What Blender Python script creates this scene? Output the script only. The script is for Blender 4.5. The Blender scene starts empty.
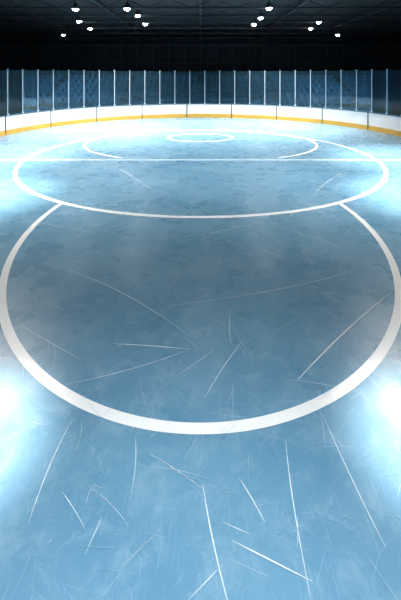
import bpy, bmesh, math, random
from mathutils import Vector, Matrix
random.seed(7)
S = bpy.context.scene
COL = S.collection
try: S.view_settings.view_transform = 'Standard'
except Exception: pass

# ------------------------------------------------------------ materials
def mat(name, color, rough=0.5, metal=0.0, spec=0.5, emis=None, estr=0, noise=0.0, nscale=4.0):
    m = bpy.data.materials.new(name); m.use_nodes = True
    nt = m.node_tree; b = nt.nodes['Principled BSDF']
    b.inputs['Base Color'].default_value = (*color, 1)
    b.inputs['Roughness'].default_value = rough
    b.inputs['Metallic'].default_value = metal
    b.inputs['Specular IOR Level'].default_value = spec
    if emis:
        b.inputs['Emission Color'].default_value = (*emis, 1)
        b.inputs['Emission Strength'].default_value = estr
    if noise > 0:
        tc = nt.nodes.new('ShaderNodeTexCoord'); n = nt.nodes.new('ShaderNodeTexNoise')
        n.inputs['Scale'].default_value = nscale; n.inputs['Detail'].default_value = 6
        r = nt.nodes.new('ShaderNodeValToRGB')
        r.color_ramp.elements[0].position = 0.3; r.color_ramp.elements[1].position = 0.7
        r.color_ramp.elements[0].color = (*[c*(1-noise) for c in color], 1)
        r.color_ramp.elements[1].color = (*[min(1, c*(1+noise)) for c in color], 1)
        nt.links.new(tc.outputs['Object'], n.inputs['Vector'])
        nt.links.new(n.outputs['Fac'], r.inputs['Fac'])
        nt.links.new(r.outputs['Color'], b.inputs['Base Color'])
    return m

def ice_material():
    m = bpy.data.materials.new('ice'); m.use_nodes = True
    nt = m.node_tree; L = nt.links; N = nt.nodes; b = N['Principled BSDF']
    tc = N.new('ShaderNodeTexCoord')
    def noise(scale, detail, rough=0.55, sx=1, sy=1, rot=0, dist=0):
        mp = N.new('ShaderNodeMapping'); mp.inputs['Scale'].default_value = (sx, sy, 1)
        mp.inputs['Rotation'].default_value = (0, 0, rot)
        n = N.new('ShaderNodeTexNoise'); n.inputs['Scale'].default_value = scale
        n.inputs['Detail'].default_value = detail; n.inputs['Roughness'].default_value = rough
        n.inputs['Distortion'].default_value = dist
        L.new(tc.outputs['Object'], mp.inputs['Vector']); L.new(mp.outputs['Vector'], n.inputs['Vector'])
        return n.outputs['Fac']
    def ramp(src, p0, p1, c0=(0,0,0,1), c1=(1,1,1,1)):
        r = N.new('ShaderNodeValToRGB'); r.color_ramp.elements[0].position = p0
        r.color_ramp.elements[1].position = p1
        r.color_ramp.elements[0].color = c0; r.color_ramp.elements[1].color = c1
        L.new(src, r.inputs['Fac']); return r.outputs['Color']
    def mix(fac, a, bb, mode='MIX'):
        x = N.new('ShaderNodeMix'); x.data_type = 'RGBA'; x.blend_type = mode
        if isinstance(fac, (int, float)): x.inputs[0].default_value = fac
        else: L.new(fac, x.inputs[0])
        for i, v in ((6, a), (7, bb)):
            if isinstance(v, tuple): x.inputs[i].default_value = v
            else: L.new(v, x.inputs[i])
        return x.outputs[2]
    cloud = ramp(noise(0.55, 5, 0.6, 0.7, 1.0), 0.32, 0.72)
    base = mix(cloud, (0.098, 0.262, 0.41, 1), (0.175, 0.365, 0.51, 1))
    fine = ramp(noise(3.0, 12, 0.80, 1, 1, 0, 0.5), 0.48, 0.82)
    f2 = N.new('ShaderNodeMath'); f2.operation = 'MULTIPLY'; f2.inputs[1].default_value = 0.40
    L.new(fine, f2.inputs[0])
    base = mix(f2.outputs[0], base, (0.55, 0.73, 0.85, 1))
    for rot, sc in ((0.5, 5.0), (-0.9, 4.0), (1.3, 7.0), (2.2, 9.0)):
        s = ramp(noise(sc, 3, 0.5, 9, 0.35, rot), 0.66, 0.73)
        k = N.new('ShaderNodeMath'); k.operation = 'MULTIPLY'; k.inputs[1].default_value = 0.15
        L.new(s, k.inputs[0]); base = mix(k.outputs[0], base, (0.6, 0.8, 0.9, 1))
    L.new(base, b.inputs['Base Color'])
    rr = N.new('ShaderNodeMapRange'); rr.inputs[1].default_value=0.3; rr.inputs[2].default_value=0.7
    rr.inputs[3].default_value = 0.22; rr.inputs[4].default_value = 0.36
    L.new(noise(1.4, 6), rr.inputs[0]); L.new(rr.outputs[0], b.inputs['Roughness'])
    b.inputs['IOR'].default_value = 1.5
    bp = N.new('ShaderNodeBump'); bp.inputs['Strength'].default_value = 0.08; bp.inputs['Distance'].default_value = 0.02
    L.new(noise(9, 6), bp.inputs['Height']); L.new(bp.outputs['Normal'], b.inputs['Normal'])
    return m

def glass_material():
    m = bpy.data.materials.new('rink_glass'); m.use_nodes = True
    nt = m.node_tree; N = nt.nodes; L = nt.links; N.clear()
    out = N.new('ShaderNodeOutputMaterial')
    t = N.new('ShaderNodeBsdfTransparent'); t.inputs[0].default_value = (0.70, 0.84, 0.94, 1)
    g = N.new('ShaderNodeBsdfGlossy'); g.inputs['Roughness'].default_value = 0.06; g.inputs[0].default_value = (0.55, 0.75, 0.88, 1)
    d = N.new('ShaderNodeBsdfDiffuse'); d.inputs[0].default_value = (0.13, 0.34, 0.48, 1)
    m1 = N.new('ShaderNodeMixShader'); m1.inputs[0].default_value = 0.06
    m2 = N.new('ShaderNodeMixShader')
    fr = N.new('ShaderNodeFresnel'); fr.inputs[0].default_value = 1.4
    L.new(t.outputs[0], m1.inputs[1]); L.new(d.outputs[0], m1.inputs[2])
    L.new(fr.outputs[0], m2.inputs[0]); L.new(m1.outputs[0], m2.inputs[1]); L.new(g.outputs[0], m2.inputs[2])
    L.new(m2.outputs[0], out.inputs[0])
    return m

M_ICE = ice_material(); M_GLASS = glass_material()
M_LINE = mat('white_ice_paint', (0.96, 1.0, 1.0), 0.3, noise=0.04, nscale=6)
M_GOAL = mat('worn_white_ice_paint', (0.58, 0.76, 0.88), 0.35, noise=0.12, nscale=3)
M_SCR = mat('cut_ice', (0.85, 0.95, 1.0), 0.6, noise=0.08)
M_SCR2 = mat('faint_cut_ice', (0.34, 0.57, 0.72), 0.5, noise=0.1)
M_BOARD = mat('white_board', (0.80, 0.80, 0.80), 0.35, noise=0.03, nscale=1.5)
M_YEL = mat('yellow_kickplate', (0.62, 0.36, 0.05), 0.4, noise=0.06)
M_CAP = mat('cap_rail_grey', (0.08, 0.13, 0.18), 0.4)
M_JOINT = mat('joint_dark', (0.05, 0.05, 0.05), 0.6)
M_ALU = mat('aluminium', (0.52, 0.64, 0.74), 0.35, 0.3)
M_WALL = mat('dark_wall', (0.026, 0.045, 0.060), 0.7, noise=0.25, nscale=0.6)
M_WALL2 = mat('dark_wall_rib', (0.06, 0.095, 0.12), 0.6)
M_CEIL = mat('dark_ceiling', (0.006, 0.008, 0.011), 0.8, noise=0.2, nscale=0.5)
M_STEEL = mat('black_steel', (0.032, 0.039, 0.047), 0.5, 0.3)
M_FLOOR = mat('concrete_dark', (0.06, 0.09, 0.12), 0.8, noise=0.2, nscale=1)
M_SEAT = mat('seat_blue', (0.03, 0.10, 0.17), 0.5, noise=0.2)
M_LAMP = mat('lamp_lens', (1, 1, 1), 0.3, emis=(0.85, 0.95, 1.0), estr=60)

def obj(name, me, parent=None, mats=()):
    o = bpy.data.objects.new(name, me); COL.objects.link(o)
    for x in mats: me.materials.append(x)
    if parent: o.parent = parent
    return o
def empty(name, loc=(0,0,0)):
    o = bpy.data.objects.new(name, None); o.location = loc; o.empty_display_size = 0.3
    COL.objects.link(o); return o

def add_box(bm, c, s, rotz=0, mi=0, M=None):
    T = Matrix.Translation(c) @ Matrix.Rotation(rotz, 4, 'Z')
    if M is not None: T = Matrix.Translation(c) @ M
    r = bmesh.ops.create_cube(bm, size=1, matrix=T @ Matrix.Diagonal((s[0], s[1], s[2], 1)))
    fs = set()
    for v in r['verts']:
        for f in v.link_faces: fs.add(f)
    for f in fs: f.material_index = mi
def bar(bm, a, b, w, mi=0):
    a = Vector(a); b = Vector(b); d = b - a
    q = d.to_track_quat('Z', 'Y').to_matrix().to_4x4()
    add_box(bm, (a+b)/2, (w, w, d.length), mi=mi, M=q)
def done(bm, name, parent=None, mats=(), bevel=0):
    me = bpy.data.meshes.new(name); bm.to_mesh(me); bm.free()
    o = obj(name, me, parent, mats)
    if bevel:
        m = o.modifiers.new('bevel', 'BEVEL'); m.width = bevel; m.segments = 2
    return o

# ------------------------------------------------------------ rink outline (stadium)
R = 11.5; YF = 19.8; YN = -3.0
def outline(r, step=0.3):
    pts = []
    n = int((YF-YN)/step)
    for i in range(n): pts.append((r, YN+(YF-YN)*i/n))
    k = int(math.pi*R/step)
    for i in range(k): a = math.pi*i/k; pts.append((r*math.cos(a), YF+r*math.sin(a)))
    for i in range(n): pts.append((-r, YF-(YF-YN)*i/n))
    for i in range(k): a = math.pi+math.pi*i/k; pts.append((r*math.cos(a), YN+r*math.sin(a)))
    return pts
def wall_loop(name, r0, r1, z0, z1, m, parent, bevel=0):
    a = outline(r0); b = outline(r1); n = len(a); bm = bmesh.new()
    A0=[bm.verts.new((*p,z0)) for p in a]; A1=[bm.verts.new((*p,z1)) for p in a]
    B0=[bm.verts.new((*p,z0)) for p in b]; B1=[bm.verts.new((*p,z1)) for p in b]
    for i in range(n):
        j=(i+1)%n
        for q in ((A0[i],A1[i],A1[j],A0[j]),(B0[i],B0[j],B1[j],B1[i]),(A1[i],B1[i],B1[j],A1[j]),(A0[i],A0[j],B0[j],B0[i])):
            f=bm.faces.new(q); f.smooth=False
    bmesh.ops.recalc_face_normals(bm, faces=bm.faces)
    return done(bm, name, parent, (m,))

def along(s, r=R):
    st = YF-YN; arc = math.pi*R; tot = 2*st+2*arc; s %= tot
    if s < st: return (r, YN+s, 0.0)
    s -= st
    if s < arc: a=s/R; return (r*math.cos(a), YF+r*math.sin(a), a)
    s -= arc
    if s < st: return (-r, YF-s, math.pi)
    s -= st
    a = math.pi+s/R
    return (r*math.cos(a), YN+r*math.sin(a), a)
TOT = 2*(YF-YN)+2*math.pi*R

# ice sheet
bm = bmesh.new(); pts = outline(R+0.02)
top=[bm.verts.new((*p,0)) for p in pts]; bot=[bm.verts.new((*p,-0.06)) for p in pts]
bm.faces.new(top); bm.faces.new(bot[::-1])
for i in range(len(pts)):
    j=(i+1)%len(pts); bm.faces.new((top[i],bot[i],bot[j],top[j]))
bmesh.ops.recalc_face_normals(bm, faces=bm.faces)
done(bm, 'ice_sheet', None, (M_ICE,))

# dasher boards
boards = empty('dasher_boards')
wall_loop('white_panels', R, R+0.12, 0.30, 1.10, M_BOARD, boards)
wall_loop('yellow_kickplate', R-0.02, R+0.12, 0.0, 0.30, M_YEL, boards)
wall_loop('cap_rail', R-0.03, R+0.16, 1.10, 1.15, M_CAP, boards)
bm = bmesh.new(); n = int(TOT/3.6)
for i in range(n):
    x,y,a = along((i+0.4)*TOT/n, R-0.006); add_box(bm,(x,y,0.55),(0.05,0.06,1.09),a)
done(bm,'panel_joints',boards,(M_JOINT,))

# glass barrier
gl = empty('protective_glass')
n = int(TOT/1.22); bm = bmesh.new(); bp = bmesh.new()
for i in range(n):
    s = i*TOT/n; x,y,a = along(s, R+0.07)
    add_box(bp,(x,y,2.49),(0.06,0.045,2.68),a)
    add_box(bp,(x,y,1.19),(0.12,0.12,0.08),a)
    add_box(bp,(x,y,3.84),(0.09,0.07,0.04),a)
    x2,y2,a2 = along(s+TOT/n, R+0.07)
    d = Vector((x2-x,y2-y)); c=((x+x2)/2,(y+y2)/2,2.48)
    add_box(bm,c,(0.012,d.length-0.06,2.62),math.atan2(d.y,d.x)-math.pi/2)
done(bm,'glass_panes',gl,(M_GLASS,)); done(bp,'posts',gl,(M_ALU,))

# ------------------------------------------------------------ ice markings
def ribbon(bm, pts, w, z, taper=False, closed=False, mi=0):
    n=len(pts); vs=[]
    for i,p in enumerate(pts):
        if closed: a=Vector(pts[(i-1)%n]); b=Vector(pts[(i+1)%n])
        else: a=Vector(pts[max(i-1,0)]); b=Vector(pts[min(i+1,n-1)])
        t=(b-a).normalized(); nn=Vector((-t.y,t.x))
        ww=w/2
        if taper: ww*=max(0.12, math.sin(math.pi*(i+0.3)/(n-0.4)))**0.6
        p=Vector(p); l=p+nn*ww; r=p-nn*ww
        vs.append((bm.verts.new((l.x,l.y,z)),bm.verts.new((r.x,r.y,z))))
    for i in range(n if closed else n-1):
        j=(i+1)%n; f=bm.faces.new((vs[i][0],vs[i][1],vs[j][1],vs[j][0])); f.material_index=mi
        f.normal_update()
        if f.normal.z<0: f.normal_flip()
def ell(cx,cy,rx,ry,a0,a1,n=160):
    return [(cx+rx*math.cos(math.radians(a0+(a1-a0)*i/n)),cy+ry*math.sin(math.radians(a0+(a1-a0)*i/n))) for i in range(n+1)]
def marking(name, pts, w, closed=False, z=0.003, m=None):
    bm=bmesh.new(); ribbon(bm,pts,w,z,closed=closed); return done(bm,name,None,(m or M_LINE,))
marking('faceoff_circle_line', ell(0,9.2,3.88,5.44,-192,12), 0.125, z=0.003)
marking('centre_circle_line', ell(0,16.6,7.3,7.25,0,360)[:-1], 0.15, True, z=0.004)
marking('goal_line', [(-10.7,15.65),(10.7,15.65)], 0.20, z=0.005, m=M_GOAL)
marking('crease_arc_line', ell(0,19.8,5.9,4.55,-56,236), 0.14, z=0.006)
marking('faceoff_ring_line', ell(0,21.3,1.8,1.3,0,360)[:-1], 0.15, True, z=0.003)

# ------------------------------------------------------------ skate scratches (one object)
bm=bmesh.new()
def scratch(pts, w=0.012, bend=0.0, mi=0):
    P=[Vector(p) for p in pts]
    if len(P)==2:
        d=P[1]-P[0]; nn=Vector((-d.y,d.x)); P=[P[0],(P[0]+P[1])/2+nn*bend,P[1]]
    out=[]
    a,b,c=P[0],2*P[1]-(P[0]+P[2])/2,P[2]
    for i in range(15):
        t=i/14; out.append(tuple(a*(1-t)**2+b*2*t*(1-t)+c*t*t))
    ribbon(bm,out,w,0.0075,taper=True,mi=mi)
for p,w,b in [
 (((-2.76,7.0),(-.13,5.06)),.016,.05),(((-.53,5.73),(1.67,6.33),(2.9,6.95)),.014,0),
 (((-1.14,4.94),(-.13,4.84)),.018,.01),(((-1.52,4.29),(-.13,4.84)),.010,-.03),
 (((1.12,4.36),(3.1,6.13)),.026,.015),(((.05,4.12),(.6,5.06)),.010,.02),
 (((-.63,3.67),(-.58,3.13)),.006,.04),(((.33,3.3),(.505,2.96)),.009,.02),
 (((.02,3.25),(.187,2.50)),.012,-.02),(((1.256,3.91),(1.31,3.28),(1.37,2.81)),.008,0),
 (((-1.34,2.96),(-1.30,3.86)),.008,.03),(((.815,3.64),(.76,3.13),(.736,2.54)),.008,0),
 (((.24,2.85),(.773,2.62)),.012,0),(((-.84,2.77),(-.78,3.0)),.006,0),
 (((-1.18,3.2),(-.885,2.92)),.005,.02),(((.17,2.97),(.38,2.89)),.006,0),
 (((-.08,2.53),(.157,2.71)),.006,0),(((-.257,4.43),(.19,4.84)),.007,0),
 (((.4,4.93),(.45,5.66)),.010,.03),(((-3.5,14.8),(-1.52,11.6)),.03,.02),
 (((-2.37,7.8),(0,10.6)),.012,.03),(((0,8.3),(1.43,9.05)),.02,-.02),
 (((1.63,8.87),(2.9,7.6)),.014,.02),(((-1.47,4.67),(-2.52,5.32)),.010,.01),
 (((-.46,3.5),(.04,3.19)),.005,.02),(((1.03,4.36),(1.57,4.25)),.006,.01),
 (((-4.5,9.2),(-2.2,8.3)),.014,.02),(((3.2,10.9),(5.0,13.5)),.02,.03)]:
    scratch(p,w*0.78,b)
for i in range(1800):
    y=2.4+ (random.random()**1.4)*17; x=random.uniform(-1,1)*min(9.5,0.6*y+0.5)
    L=random.uniform(.06,.60)**1.4*(0.4+y*0.22); a=random.choice([0.3,-0.5,1.2,1.9,2.6,0.9])+random.gauss(0,.35)
    scratch(((x,y),(x+L*math.cos(a),y+L*math.sin(a))),random.uniform(.0009,.0027)*(0.45+y*.19),random.gauss(0,.05),1 if random.random()<.82 else 0)
done(bm,'skate_scratches',None,(M_SCR,M_SCR2))

# ------------------------------------------------------------ arena shell
def slab(name,c,s,m):
    bm=bmesh.new(); add_box(bm,c,s); return done(bm,name,None,(m,))
CH=8.0; WX=27; WB=48; WN=-18
slab('floor',(0,15,-0.16),(2*WX,66,0.2),M_FLOOR)
slab('ceiling',(0,15,CH+0.1),(2*WX,66,0.2),M_CEIL)
for nm,c,s,ribs in (('wall_back',(0,WB+0.1,CH/2),(2*WX,0.2,CH),'x'),('wall_front',(0,WN-0.1,CH/2),(2*WX,0.2,CH),None),
                    ('wall_left',(-WX-0.1,15,CH/2),(0.2,66,CH),None),('wall_right',(WX+0.1,15,CH/2),(0.2,66,CH),None)):
    bm=bmesh.new(); add_box(bm,c,s)
    if ribs:
        for i in range(-13,14): add_box(bm,(i*2.0,WB-0.06,CH/2),(0.12,0.12,CH),mi=1)
        add_box(bm,(0,WB-0.08,7.3),(2*WX,0.14,0.25),mi=1); add_box(bm,(0,WB-0.08,5.0),(2*WX,0.14,0.12),mi=1)
    done(bm,nm,None,(M_WALL,M_WALL2))

st=empty('spectator_stand'); bm=bmesh.new(); bs=bmesh.new()
for k in range(6):
    y=36.5+k*1.0; h=0.45*(k+1)
    add_box(bm,(0,y,h/2-0.06),(44,1.0,h))
    for i in range(-34,35):
        if i%12==0: continue
        x=i*0.62
        add_box(bs,(x,y-0.1,h+0.34),(0.46,0.42,0.06)); add_box(bs,(x,y+0.14,h+0.58),(0.46,0.06,0.46))
        add_box(bs,(x,y,h+0.13),(0.06,0.3,0.36))
done(bm,'risers',st,(M_FLOOR,)); done(bs,'seats',st,(M_SEAT,))

for y in (14,18,22,25,28,31.5,35.5,40,44.5):
    bm=bmesh.new(); z1=CH-0.05; z0=CH-0.62
    bar(bm,(-WX+.1,y,z1-.04),(WX-.1,y,z1-.04),0.09); bar(bm,(-WX+.1,y,z0),(WX-.1,y,z0),0.09)
    x=-WX+.5; up=True
    while x<WX-1.6:
        bar(bm,(x,y,z0 if up else z1-.04),(x+1.3,y,z1-.04 if up else z0),0.05); up=not up; x+=1.3
    done(bm,'roof_truss',None,(M_STEEL,))
for x in (-12,-6.2,0,6.2,12):
    bm=bmesh.new(); bar(bm,(x,WN+1,CH-0.14),(x,WB-.2,CH-0.14),0.16); done(bm,'roof_purlin',None,(M_STEEL,))

def fixture(x,y,power,angle,blend=1.0,z=7.3,color=(0.93,0.97,1.0),tilt=(0,0),size=0.16):
    e=empty('ceiling_or_added_spotlight',(x,y,z))  # shared by ceiling lamps in view and unseen spots added for light
    bm=bmesh.new()
    bmesh.ops.create_cone(bm,cap_ends=True,segments=24,radius1=0.21,radius2=0.15,depth=0.26,matrix=Matrix.Translation((0,0,.13)))
    bmesh.ops.create_cone(bm,cap_ends=True,segments=24,radius1=0.07,radius2=0.05,depth=0.14,matrix=Matrix.Translation((0,0,.32)))
    bar(bm,(0,0,.36),(0,0,CH-z),0.035)
    done(bm,'housing',e,(M_STEEL,))
    bm=bmesh.new(); bmesh.ops.create_uvsphere(bm,u_segments=20,v_segments=10,radius=0.165,matrix=Matrix.Diagonal((1,1,0.7,1)))
    done(bm,'lens',e,(M_LAMP,))
    l=bpy.data.lights.new('lamp','SPOT'); l.energy=power; l.spot_size=math.radians(angle); l.spot_blend=blend
    l.shadow_soft_size=size; l.color=color
    o=bpy.data.objects.new('lamp',l); COL.objects.link(o); o.parent=e; o.location=(0,0,-0.14)
    o.rotation_euler=(math.radians(tilt[0]),math.radians(tilt[1]),0)
WARM=(1.0,0.88,0.78)
for x,y in ((-8.6,26.9),(-4.0,24.3),(-4.1,28.3),(-4.2,21.8),(4.0,25.3),(4.0,28.6),(8.5,27.3),(3.9,21.6),(-7.2,21.9),(9.0,31.0),(-9.0,31.0)):
    fixture(x,y,4400,122,1.0,color=(1,.92,.85))
for sx in (-1,1):
    fixture(sx*13,36,2500,150,color=(.8,.92,1))  # back lamps, put in to wash the rear wall
    fixture(sx*6.9,11.0,8500,48,color=WARM)  # unseen spots added to make light pools beside the circle
    fixture(sx*8.6,16.0,8500,60,color=WARM)  # unseen spots added for light pools near the side boards
    fixture(sx*2.38,3.6,6200,18.5,color=(1.0,0.87,0.77))  # narrow unseen spots added for small bright pools on near ice
    fixture(sx*6.2,12.0,3300,135,color=(1,.95,.9))  # unseen, wide cones placed so their glare lands on the near ice
fixture(0,0.2,3500,95)  # unseen overhead spot added to fill the foreground ice
fixture(0,14.5,1400,110)  # unseen spot added as weak fill over the middle ice

w=bpy.data.worlds.new('World'); S.world=w; w.use_nodes=True
w.node_tree.nodes['Background'].inputs[0].default_value=(0.02,0.03,0.04,1)
w.node_tree.nodes['Background'].inputs[1].default_value=0.5

cam=bpy.data.cameras.new('camera'); co=bpy.data.objects.new('camera',cam); COL.objects.link(co)
co.location=(0,0,3.5); co.rotation_euler=(math.radians(90),0,0)
cam.sensor_fit='HORIZONTAL'; cam.sensor_width=36; cam.lens=380/401*36; cam.shift_y=-225/401
S.camera=co
